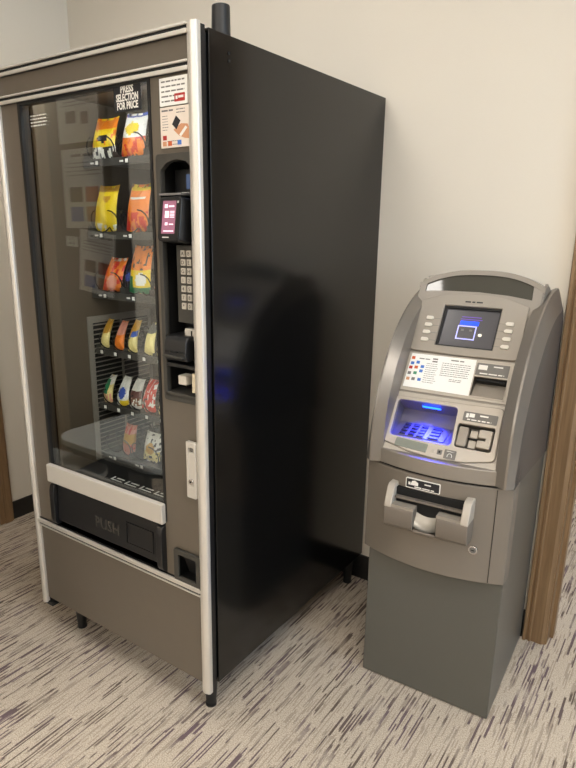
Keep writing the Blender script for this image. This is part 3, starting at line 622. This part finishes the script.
def wing(xo, s):      # xo outer face, s=-1 on the right (inner is xo+s*w)
    tail = [(0.425, 1.228), (0.452, 1.195), (0.470, 1.150), (0.478, 0.703)]; tail2 = [(0.430, 1.172), (0.456, 1.150), (0.472, 1.120), (0.478, 0.703)]
    tail3 = [(0.42, 1.13), (0.43, 1.10), (0.44, 1.05), (0.46, 0.703)]; tail4 = [(0.424, 1.214), (0.450, 1.182), (0.468, 1.14), (0.478, 0.703)]
    edge = offs(pf, lambda t: 0.016+0.056*min(1, t/0.55)); ridge = pf; inner = offs(pf, lambda t: 0.014); deep = offs(pf, lambda t: 0.075)
    b = MB(); L = [[(x, y, z) for y, z in P+(tail2 if P is edge else tail3 if P is deep else tail4 if P is inner else tail)] for x, P in ((xo, edge), (xo+s*0.016, ridge), (xo+s*0.022, ridge), (xo+s*0.050, inner), (xo+s*0.052, deep))]
    n = len(L[0]); vs = [[b.v(p) for p in lp] for lp in L]
    for k, (a, c) in enumerate(zip(vs, vs[1:])):
        for i in range(n): b.f([a[i], a[(i+1) % n], c[(i+1) % n], c[i]])
    b.f(vs[0][::-1], 1); b.f(vs[-1])
    return b.build('side_wing', [M['awing'], M['aside']], AT, 0, 2, 18)
wing(XR0, -1); wing(XL0, 1)
# head core: side cheeks, top, back
def FP(p): # fascia plane: (x, s, h)
    return Vector((p[0], -0.02+0.545*p[1]-0.8385*p[2], 0.80+0.8385*p[1]+0.545*p[2]))
def core_poly(s_top): 
    a, c = FP((0, -0.02, -0.006)), FP((0, s_top, -0.006))
    return [(a.y, a.z), (c.y, c.z), (c.y+0.03, c.z+0.012), (0.46, 1.19), (0.465, 0.76), (0.0, 0.76)]
for x0 in (-0.386, -0.034):
    MB().prism(core_poly(0.53), x0, x0+0.007, lambda u, v, a: (a, u, v)).build('head_cheek', M['ahead'], AT)
s_top = lambda x: 0.532+0.050*(1-abs((x+0.205)/0.180)**2.6)
X = xs(-0.386, -0.027)
b = MB(); R_ = []
for x in X:
    st_ = s_top(x); a = FP((x, st_-0.02, 0.0)); c = FP((x, st_-0.006, 0.004)); d_ = FP((x, st_, -0.008)); R_.append([a, c, d_, (x, d_.y+0.05, d_.z+0.004-0.01), (x, 0.40, 1.215), (x, 0.462, 1.17), (x, 0.47, 0.72)])
b.grid(R_); b.build('head_top', M['ahead'], AT, 0, 2, 50)
# fascia plate with its openings
scr_hole = rpoly([(-0.2915, 0.3225), (-0.1265, 0.3225), (-0.1265, 0.4535), (-0.2915, 0.4535)], 0.002)
kp_hole = rpoly([(-0.352, 0.031), (-0.175, 0.031), (-0.179, 0.142), (-0.354, 0.142)], 0.012)
cd_hole = rpoly([(-0.166, 0.031), (-0.069, 0.031), (-0.069, 0.1005), (-0.169, 0.099)], 0.008)
rc_hole = rpoly([(-0.1585, 0.184), (-0.0695, 0.184), (-0.0695, 0.242), (-0.1585, 0.242)], 0.002)
hd_hole = [(-0.365, 0.500), (-0.340, 0.503), (-0.300, 0.505), (-0.205, 0.506), (-0.120, 0.500), (-0.055, 0.490), (-0.059, 0.545), (-0.090, 0.556), (-0.130, 0.563), (-0.205, 0.567), (-0.280, 0.565), (-0.330, 0.559), (-0.366, 0.549)]
sb = lambda x: -0.047+0.040*((x+0.200)/0.188)**2
outer = [(x, sb(x)) for x in xs(-0.392, -0.026)]+[(-0.030, s_top(-0.03)-0.006)]+[(x, s_top(x)-0.004) for x in reversed(xs(-0.380, -0.034))]+[(-0.385, 0.525)]
fas = plate('fascia', outer, [scr_hole, kp_hole, cd_hole, rc_hole, hd_hole], -0.012, 0.0, M['ahead'], AT, FP, 0.0015)
# header window
plate('header_window', hd_hole, [], -0.010, -0.004, M['hdr'], AT, FP)
# screen surround
arch = [(x, 0.462+0.032*(1-abs((x+0.210)/0.158)**2.4)) for x in reversed(xs(-0.364, -0.056))]
so = rpoly([(-0.364, 0.300), (-0.053, 0.300)], 0.001) if 0 else [(-0.350, 0.299), (-0.210, 0.297), (-0.064, 0.299), (-0.056, 0.303), (-0.053, 0.312)]+arch+[(-0.365, 0.312), (-0.361, 0.303)]
ss = plate('screen_surround', so, [scr_hole], 0.0, 0.008, M['ascr'], AT, FP, 0.0025)
b = MB(FP); print_lines(b, -0.234, -0.184, 0.465, 0.470, 1, 0.008, 1, 0, 0.85, 0.0006); b.build('maker_mark', M['blackpr'], ss)
sc = plate('screen', [(-0.2925, 0.3215), (-0.1255, 0.3215), (-0.1255, 0.4545), (-0.2925, 0.4545)], [], -0.012, -0.006, M['scr'], AT, FP)
bz = plate('screen_bezel', [(-0.2915, 0.3225), (-0.1265, 0.3225), (-0.1265, 0.4535), (-0.2915, 0.4535)], [[(-0.285, 0.328), (-0.131, 0.328), (-0.131, 0.448), (-0.285, 0.448)]], -0.006, 0.001, M['bsoft'], sc, FP)
b = MB(FP); b.box(-0.236, -0.180, 0.424, 0.426, -0.0058, -0.005); b.box(-0.238, -0.176, 0.4165, 0.4185, -0.0058, -0.005); b.build('screen_text', M['scrv'], sc)
b = MB(FP); b.box(-0.237, -0.184, 0.399, 0.412, -0.0058, -0.005); b.build('screen_banner', M['scrb'], sc)
b = MB(FP)
for a in ((-0.241, -0.187, 0.394, 0.397), (-0.241, -0.187, 0.353, 0.356), (-0.241, -0.238, 0.356, 0.394), (-0.190, -0.187, 0.356, 0.394)): b.box(a[0], a[1], a[2], a[3], -0.0058, -0.0045)
b.build('screen_outline', M['scrl'], sc)
b = MB(FP); b.box(-0.230, -0.222, 0.380, 0.386, -0.0058, -0.005); b.box(-0.206, -0.198, 0.380, 0.386, -0.0058, -0.005); b.build('screen_dots', M['greypr'], sc)
me_b = plate('screen_spot', rrect(-0.179, -0.168, 0.366, 0.375, 0.004), [], -0.0058, -0.005, M['scrw'], sc, FP)
# eight soft buttons
for sx_, xb in ((-1, -0.324), (1, -0.096)):
    for s_ in (0.406, 0.3835, 0.3595, 0.3355):
        bt = plate('screen_button', rpoly([(xb-0.011, s_-0.006), (xb+0.008, s_-0.006), (xb+0.0125, s_), (xb+0.008, s_+0.006), (xb-0.011, s_+0.006)] if sx_ < 0 else [(xb+0.011, s_-0.006), (xb-0.008, s_-0.006), (xb-0.0125, s_), (xb-0.008, s_+0.006), (xb+0.011, s_+0.006)], 0.0035), [], 0.008, 0.0125, M['btn'], AT, FP, 0.0012)
        b = MB(FP); b.box(*((xb+0.013, -0.293) if sx_ < 0 else (-0.125, xb-0.013)), s_-0.0006, s_+0.0006, 0.008, 0.0083); b.build('pointer_line', M['greypr'], bt)
# lower light fascia panel and middle panel
plate('middle_panel', [(-0.361, 0.172), (-0.060, 0.172), (-0.060, 0.294), (-0.361, 0.294)], [rpoly([(-0.161, 0.180), (-0.0665, 0.180), (-0.0665, 0.287), (-0.161, 0.287)], 0.002)], 0.0, 0.003, M['afas'], AT, FP, 0.001)
lo_o = [(-0.392, -0.001)]+[(x, sb(x)+0.004) for x in xs(-0.386, -0.034)]+[(-0.030, -0.001), (-0.036, 0.166), (-0.386, 0.166)]
plate('lower_apron', lo_o, [rpoly([(-0.366, 0.150), (-0.058, 0.158), (-0.052, 0.008), (-0.13, -0.010), (-0.205, -0.015), (-0.29, -0.009), (-0.370, 0.010)], 0.01)], 0.0, 0.003, M['afas'], AT, FP, 0.001)
plate('lower_panel', rpoly([(-0.364, 0.149), (-0.060, 0.157), (-0.054, 0.010), (-0.13, -0.008), (-0.205, -0.013), (-0.29, -0.007), (-0.368, 0.012)], 0.012), [kp_hole, cd_hole], 0.0, 0.007, M['afas2'], AT, FP, 0.002)
# information sheet
sh = plate('information_sheet', [(-0.353, 0.183), (-0.161, 0.181), (-0.162, 0.290), (-0.351, 0.289)], [], 0.003, 0.0042, M['paper'], AT, FP)
b = MB(FP); print_lines(b, -0.255, -0.172, 0.228, 0.272, 7, 0.0042, 0.95, 0, 0.28); print_lines(b, -0.232, -0.195, 0.277, 0.283, 1, 0.0042, 1, 0, 0.6)
print_lines(b, -0.300, -0.262, 0.200, 0.265, 10, 0.0042, 0.8, 0, 0.22); print_lines(b, -0.225, -0.190, 0.214, 0.224, 2, 0.0042, 1, 0, 0.35); print_lines(b, -0.325, -0.292, 0.272, 0.278, 1, 0.0042, 1, 0, 0.5)
print_lines(b, -0.285, -0.270, 0.266, 0.282, 2, 0.0042, 1, 0, 0.55); b.build('printed_text', M['greypr'], sh)
for x, s_, c in ((-0.343, 0.275, 'orangepr'), (-0.342, 0.258, 'bluepr'), (-0.344, 0.244, 'redpr'), (-0.326, 0.262, 'bluepr'), (-0.328, 0.246, 'orangepr'), (-0.310, 0.250, 'bluepr'), (-0.344, 0.226, 'greypr'), (-0.327, 0.228, 'greenpr'), (-0.311, 0.236, 'bluepr'), (-0.344, 0.208, 'skin'), (-0.328, 0.209, 'greypr'), (-0.310, 0.209, 'bluepr')):
    b = MB(FP); b.box(x-0.005, x+0.005, s_-0.0045, s_+0.0045, 0.0042, 0.0046); b.build('card_logo', M[c], sh)
# receipt printer outlet
plate('receipt_frame', rpoly([(-0.161, 0.180), (-0.0665, 0.180), (-0.0665, 0.287), (-0.161, 0.287)], 0.003), [rc_hole], 0.0, 0.004, M['afas2'], AT, FP, 0.001)
rl = plate('receipt_label', rrect(-0.158, -0.070, 0.246, 0.283, 0.002), [], 0.004, 0.005, M['alabel'], AT, FP)
b = MB(FP); b.box(-0.152, -0.128, 0.263, 0.277, 0.005, 0.0054); print_lines(b, -0.112, -0.086, 0.272, 0.278, 1, 0.005, 1, 0, 0.6); print_lines(b, -0.146, -0.080, 0.249, 0.255, 1, 0.005, 1, 0, 0.55); b.build('label_print', M['white'], rl)
def fcup(name, x0, x1, s0, s1, d, mt, t=0.003):
    b = MB(FP); b.box(x0-t, x0, s0-t, s1+t, -d, -0.001); b.box(x1, x1+t, s0-t, s1+t, -d, -0.001); b.box(x0, x1, s0-t, s0, -d, -0.001); b.box(x0, x1, s1, s1+t, -d, -0.001); b.box(x0-t, x1+t, s0-t, s1+t, -d-t, -d)
    return b.build(name, mt, AT)
ro = fcup('receipt_outlet', -0.1585, -0.0695, 0.184, 0.242, 0.034, M['atray'])
b = MB(FP); b.prism([(-0.030, 0.236), (-0.004, 0.188), (-0.006, 0.184), (-0.034, 0.184), (-0.034, 0.236)], -0.157, -0.071, lambda u, v, a: (a, v, u)); b.build('receipt_chute', M['ascr'], ro)
b = MB(FP); b.box(-0.153, -0.075, 0.233, 0.240, -0.034, -0.004); b.build('paper_slit', M['dark'], ro)
# keypad hood
b = MB(FP)
poly = [(-0.001, 0.142), (-0.062, 0.135), (-0.060, 0.094), (-0.006, 0.031), (-0.001, 0.031), (-0.001, 0.028), (-0.010, 0.026), (-0.066, 0.090), (-0.068, 0.142), (-0.001, 0.147)]
b.prism(poly, -0.356, -0.173, lambda u, v, a: (a, v, u)); kh = b.build('keypad_hood', M['kpad'], AT)
b = MB(FP); side = [(-0.001, 0.147), (-0.001, 0.026), (-0.012, 0.026), (-0.068, 0.090), (-0.068, 0.147)]
b.prism(side, -0.359, -0.354, lambda u, v, a: (a, v, u)); b.prism(side, -0.174, -0.171, lambda u, v, a: (a, v, u)); b.build('hood_side', M['kpad'], kh)
# keys lie on the sloped pad between (h -0.006, s .031) and (h -0.060, s .094)
ux = Vector((0, 0.063, -0.054)).normalized(); un = Vector((0, 0.054, 0.063)).normalized()
def KP(p): q = Vector((p[0], 0.031, -0.006))+Vector((0, ux.y, ux.z))*p[1]+Vector((0, un.y, un.z))*p[2]; return FP(q)
kpd = MB(KP).box(-0.334, -0.200, 0.010, 0.074, -0.001, 0.002).build('pin_pad', M['kpad'], kh, 0.001)
labs = [['1', '2', '3', 'X'], ['4', '5', '6', '<'], ['7', '8', '9', ''], ['', '0', '', 'O']]
for i in range(4):
    for j in range(4):
        x = -0.322+j*0.0255+(0.012 if j == 3 else 0); s_ = 0.066-i*0.0155; w_ = 0.009 if j < 3 else 0.014
        kk = MB(KP).box(x-w_, x+w_, s_-0.0052, s_+0.0052, 0.002, 0.006).build('key', M['key'], kpd, 0.001)
b = MB(FP); lp = [(-0.001+0, 0)]
led = plate('keypad_light', rrect(-0.285, -0.232, 0.1340, 0.1368, 0.0013), [], -0.020, -0.012, M['led'], kh, FP)
ll = bpy.data.lights.new('keypad_lamp', 'AREA'); ll.shape = 'RECTANGLE'; ll.size = 0.07; ll.size_y = 0.012; ll.color = (0.04, 0.05, 1.0); ll.energy = 0.7; ll.spread = math.radians(105)
lo = bpy.data.objects.new('keypad_lamp', ll); C.objects.link(lo); lo.parent = kh
lo.location = FP((-0.258, 0.130, -0.018))+OFF[0]
tgt = FP((-0.266, 0.03, -0.022))+OFF[0]; lo.rotation_euler = (tgt-lo.location).to_track_quat('-Z', 'Y').to_euler()
# card reader
cl = plate('card_label', rrect(-0.160, -0.069, 0.108, 0.135, 0.003), [], 0.007, 0.008, M['alabel'], AT, FP)
b = MB(FP); b.box(-0.153, -0.146, 0.118, 0.130, 0.008, 0.0084); b.box(-0.144, -0.130, 0.120, 0.131, 0.008, 0.0084); print_lines(b, -0.116, -0.094, 0.124, 0.131, 1, 0.008, 1, 0, 0.6); print_lines(b, -0.148, -0.084, 0.110, 0.116, 1, 0.008, 1, 0, 0.55); b.build('label_print', M['white'], cl)
cc = fcup('card_recess', -0.170, -0.068, 0.030, 0.101, 0.040, M['atray'])
b = MB(FP); b.box(-0.166, -0.138, 0.036, 0.094, -0.036, 0.000); b.build('card_guide', M['ascr'], cc, 0.005)
b = MB(FP); b.box(-0.134, -0.113, 0.066, 0.088, -0.036, -0.006); b.box(-0.134, -0.113, 0.036, 0.060, -0.036, -0.006); b.build('card_ramp', M['afas'], cc, 0.003)
b = MB(FP); b.box(-0.110, -0.074, 0.068, 0.092, -0.036, 0.004); b.box(-0.110, -0.074, 0.040, 0.061, -0.036, 0.006); b.box(-0.090, -0.074, 0.058, 0.07, -0.036, 0.004); b.build('card_mouth', M['afas'], cc, 0.003)
b = MB(FP); b.box(-0.150, -0.090, 0.0615, 0.0655, -0.036, -0.008); b.build('card_slot', M['dark'], cc)
# small labels and sockets along the bottom
plate('braille_label', rpoly([(-0.330, 0.002), (-0.236, -0.003), (-0.234, 0.022), (-0.328, 0.027)], 0.003), [], 0.0, 0.0082, M['glabel'], AT, FP, 0.001)
b = MB(FP); b.box(-0.206, -0.192, 0.000, 0.014, 0.0, 0.0082); jk = b.build('headphone_socket', M['alabel'], AT, 0.001)
b = MB(FP); b.box(-0.2015, -0.1965, 0.0045, 0.0095, 0.008, 0.0088); b.build('socket_hole', M['dark'], jk)
b = MB(FP); b.cyl((-0.217, 0.006, 0.006), 0.005, 0.003, 'z', 16); b.build('bump_mark', M['afas'], AT)
al = plate('headphone_label', rrect(-0.186, -0.154, -0.008, 0.018, 0.002), [], 0.0, 0.0082, M['alabel'], AT, FP)
b = MB(FP); b.tube([(-0.176, -0.003, 0.0085), (-0.176, 0.003, 0.0085), (-0.1725, 0.007, 0.0085), (-0.1675, 0.007, 0.0085), (-0.164, 0.003, 0.0085), (-0.164, -0.003, 0.0085)], 0.0009, 5)
print_lines(b, -0.180, -0.160, 0.011, 0.016, 1, 0.008, 1, 0, 0.5); b.build('label_print', M['white'], al)
# cash tray
TX0, TX1 = -0.322, -0.086
b = MB()
def tray_poly(x0, x1, yf): return [(x0, yf), (x1, yf), (x1, -0.035), (x0, -0.035)]
tr = MB(); yf = -0.098
def traypart(b, x0, x1, z0, z1, r):
    fr = [(-0.03, z1), (yf+0.010, z1), (yf+0.003, z1-0.003), (yf, z1-0.010), (yf+0.001, z0+0.014), (yf+0.005, z0+0.006), (yf+0.014, z0), (-0.03, z0)]
    b.prism(fr, x0, x1, lambda u, v, a: (a, u, v))
traypart(tr, TX0, -0.236, 0.584, 0.654, 0); traypart(tr, -0.172, TX1, 0.584, 0.654, 0); tr.box(-0.236, -0.172, -0.092, -0.03, 0.584, 0.594)
t0 = tr.build('cash_tray', M['atray'], door2, 0.004, 3)
for x0, x1 in ((TX0, TX0+0.022), (TX1-0.022, TX1)):
    MB().prism([(-0.03, 0.708), (-0.066, 0.708), (-0.078, 0.700), (-0.098, 0.655), (-0.099, 0.645), (-0.03, 0.645)], x0, x1, lambda u, v, a: (a, u, v)).build('tray_ear', M['afas'], t0, 0.004, 3)
MB().box(TX0+0.020, TX1-0.020, -0.060, -0.045, 0.652, 0.696).build('note_slot', M['dark'], t0)
MB().box(TX0+0.022, TX1-0.022, -0.074, -0.058, 0.668, 0.674).build('note_bar', M['atray'], t0, 0.001)
b = MB(); b.prism([(-0.096, 0.648), (-0.096, 0.656), (-0.070, 0.657), (-0.070, 0.648)], TX0+0.02, -0.236, lambda u, v, a: (a, u, v)); b.prism([(-0.096, 0.648), (-0.096, 0.656), (-0.070, 0.657), (-0.070, 0.648)], -0.172, TX1-0.02, lambda u, v, a: (a, u, v)); b.build('tray_lip', M['ascr'], t0)
b = MB(); rws = []
for k in range(9):
    t = k/8; rws.append([(x, -0.062-0.031*t, 0.632-0.036*math.sin(t*pi/2)+0.008*((x+0.204)/0.032)**2) for x in [-0.236+0.064*i/8 for i in range(9)]])
b.grid(rws); b.build('scoop', M['scoop'], t0)
MB().box(-0.236, -0.172, -0.064, -0.058, 0.590, 0.668).build('scoop_opening', M['dark'], t0)
XT = lambda p: Vector((p[0], bulge(p[0])-0.0005-p[2], p[1]))
tl = plate('tray_label', rrect(-0.276, -0.178, 0.7005, 0.7305, 0.003), [], -0.003, 0.0012, M['white'], door2, lambda p: Vector((p[0], -0.0565-p[2], p[1])))
TLX = lambda p: Vector((p[0], -0.0577-p[2], p[1]))
ti = plate('label_field', rrect(-0.2735, -0.1805, 0.703, 0.728, 0.002), [], 0, 0.0004, M['blackpr'], tl, TLX)
b = MB(TLX); b.box(-0.268, -0.262, 0.7105, 0.7185, 0.0004, 0.0008); b.prism([(-0.262, 0.7105), (-0.240, 0.7105), (-0.240, 0.7195), (-0.250, 0.7255), (-0.258, 0.7225)], 0.0004, 0.0008, lambda u, v, a: (u, v, a)); print_lines(b, -0.222, -0.204, 0.7165, 0.7225, 1, 0.0004, 1, 0, 0.6); print_lines(b, -0.250, -0.192, 0.704, 0.709, 1, 0.0004, 1, 0, 0.6); b.build('label_print', M['white'], tl)
b = MB(); b.cyl((-0.080, -0.044, 0.556), 0.0125, 0.02, 'y', 28); lk = b.build('lock', M['chrome'], door2, 0.001)
b = MB(); b.cyl((-0.080, -0.0448, 0.556), 0.0085, 0.001, 'y', 20); b.build('lock_core', M['alabel'], lk); b = MB(); b.box(-0.0845, -0.0755, -0.0452, -0.0447, 0.5548, 0.5572); b.build('keyhole', M['dark'], lk)
OFF[0] = Vector((0, 0, 0))

# ------------------------------------------------------------ furniture and notices seen mirrored in the display glass
def low_table(x, y, rz, w, d, h, lab):
    t = empty('low_table', (x, y, 0), rz); tag(t, lab, 'low table')
    plate('tabletop', rrect(-w/2, w/2, -d/2, d/2, min(0.11, d*0.4), 8), [], h-0.026, h, M['tgrey'], t, lambda p: Vector(p), 0.004)
    plate('top_rim', rrect(-w/2+0.012, w/2-0.012, -d/2+0.012, d/2-0.012, min(0.10, d*0.36), 8), [], h-0.045, h-0.026, M['tmetal'], t, lambda p: Vector(p))
    b = MB(); b.cyl((0, 0, 0.012), 0.02, h-0.05, 'z', 20); b.build('pedestal', M['tmetal'], t); b = MB(); b.cyl((0, 0, 0), 0.14, 0.012, 'z', 32); b.build('base', M['tmetal'], t)
low_table(-0.84, -0.56, 0.03, 0.68, 0.46, 0.55, 'taller of the two grey round-cornered tables mirrored low in the display glass')
low_table(-1.18, -0.35, 0.0, 0.50, 0.25, 0.42, 'lower of the two grey round-cornered tables, tucked beside the taller one')
def notice(x0, x1, z0, z1, rot, lab, kind):
    t = plate('notice_sheet', [(x0, z0), (x1, z0), (x1, z1), (x0, z1)], [], 0, 0.0008, M['paper'], None, lambda p: Vector(p))
    me = t.data; cx, cz = (x0+x1)/2, (z0+z1)/2
    for v in me.vertices: v.co = Vector((-(v.co.x-cx), v.co.z, v.co.y-cz))
    t.location = (cx, -0.7698, cz); t.rotation_euler = (0, rot, 0); tag(t, lab, 'notice', 'notices pinned on the partition')
    w, h = (x1-x0)/2, (z1-z0)/2; XN = lambda p: Vector((-p[0], 0.0008+p[2], p[1]))
    b = MB(XN); print_lines(b, -w*0.85, w*0.85, h*0.75, h*0.92, 1, 0.0, 0.7, 0, 0.4); print_lines(b, -w*0.85, w*0.85, -h*0.1 if kind == 1 else h*0.3, h*0.7, 9 if kind == 1 else 4, 0.0, 0.9, 0, 0.22)
    b.build('printed_text', M['greypr'], t)
    if kind == 1:
        b = MB(XN); b.box(-w*0.5, -w*0.15, -h*0.55, -h*0.25, 0, 0.0004); b.box(w*0.1, w*0.6, -h*0.5, -h*0.2, 0, 0.0004); b.build('printed_picture', M['greypr'], t)
    else:
        for k, c in enumerate(('redpr', 'blackpr', 'skin', 'bluepr')):
            b = MB(XN); px = -w*0.75+(k % 2)*w*0.8; py = h*0.05-(k//2)*h*0.5; b.box(px, px+w*0.65, py-h*0.38, py, 0, 0.0004); b.build('printed_picture', M[c], t)
notice(-1.54, -1.262, 1.77, 2.10, 0, 'white printed notice pinned highest on the partition', 1)
notice(-1.535, -1.255, 1.40, 1.745, 0, 'white notice with four pictures pinned below the highest one', 2)
notice(-1.455, -1.215, 1.10, 1.385, 0.12, 'crooked white notice pinned lowest on the partition', 2)
notice(-1.545, -1.46, 1.315, 1.362, 0.05, 'small white card pinned left of the crooked notice', 1)
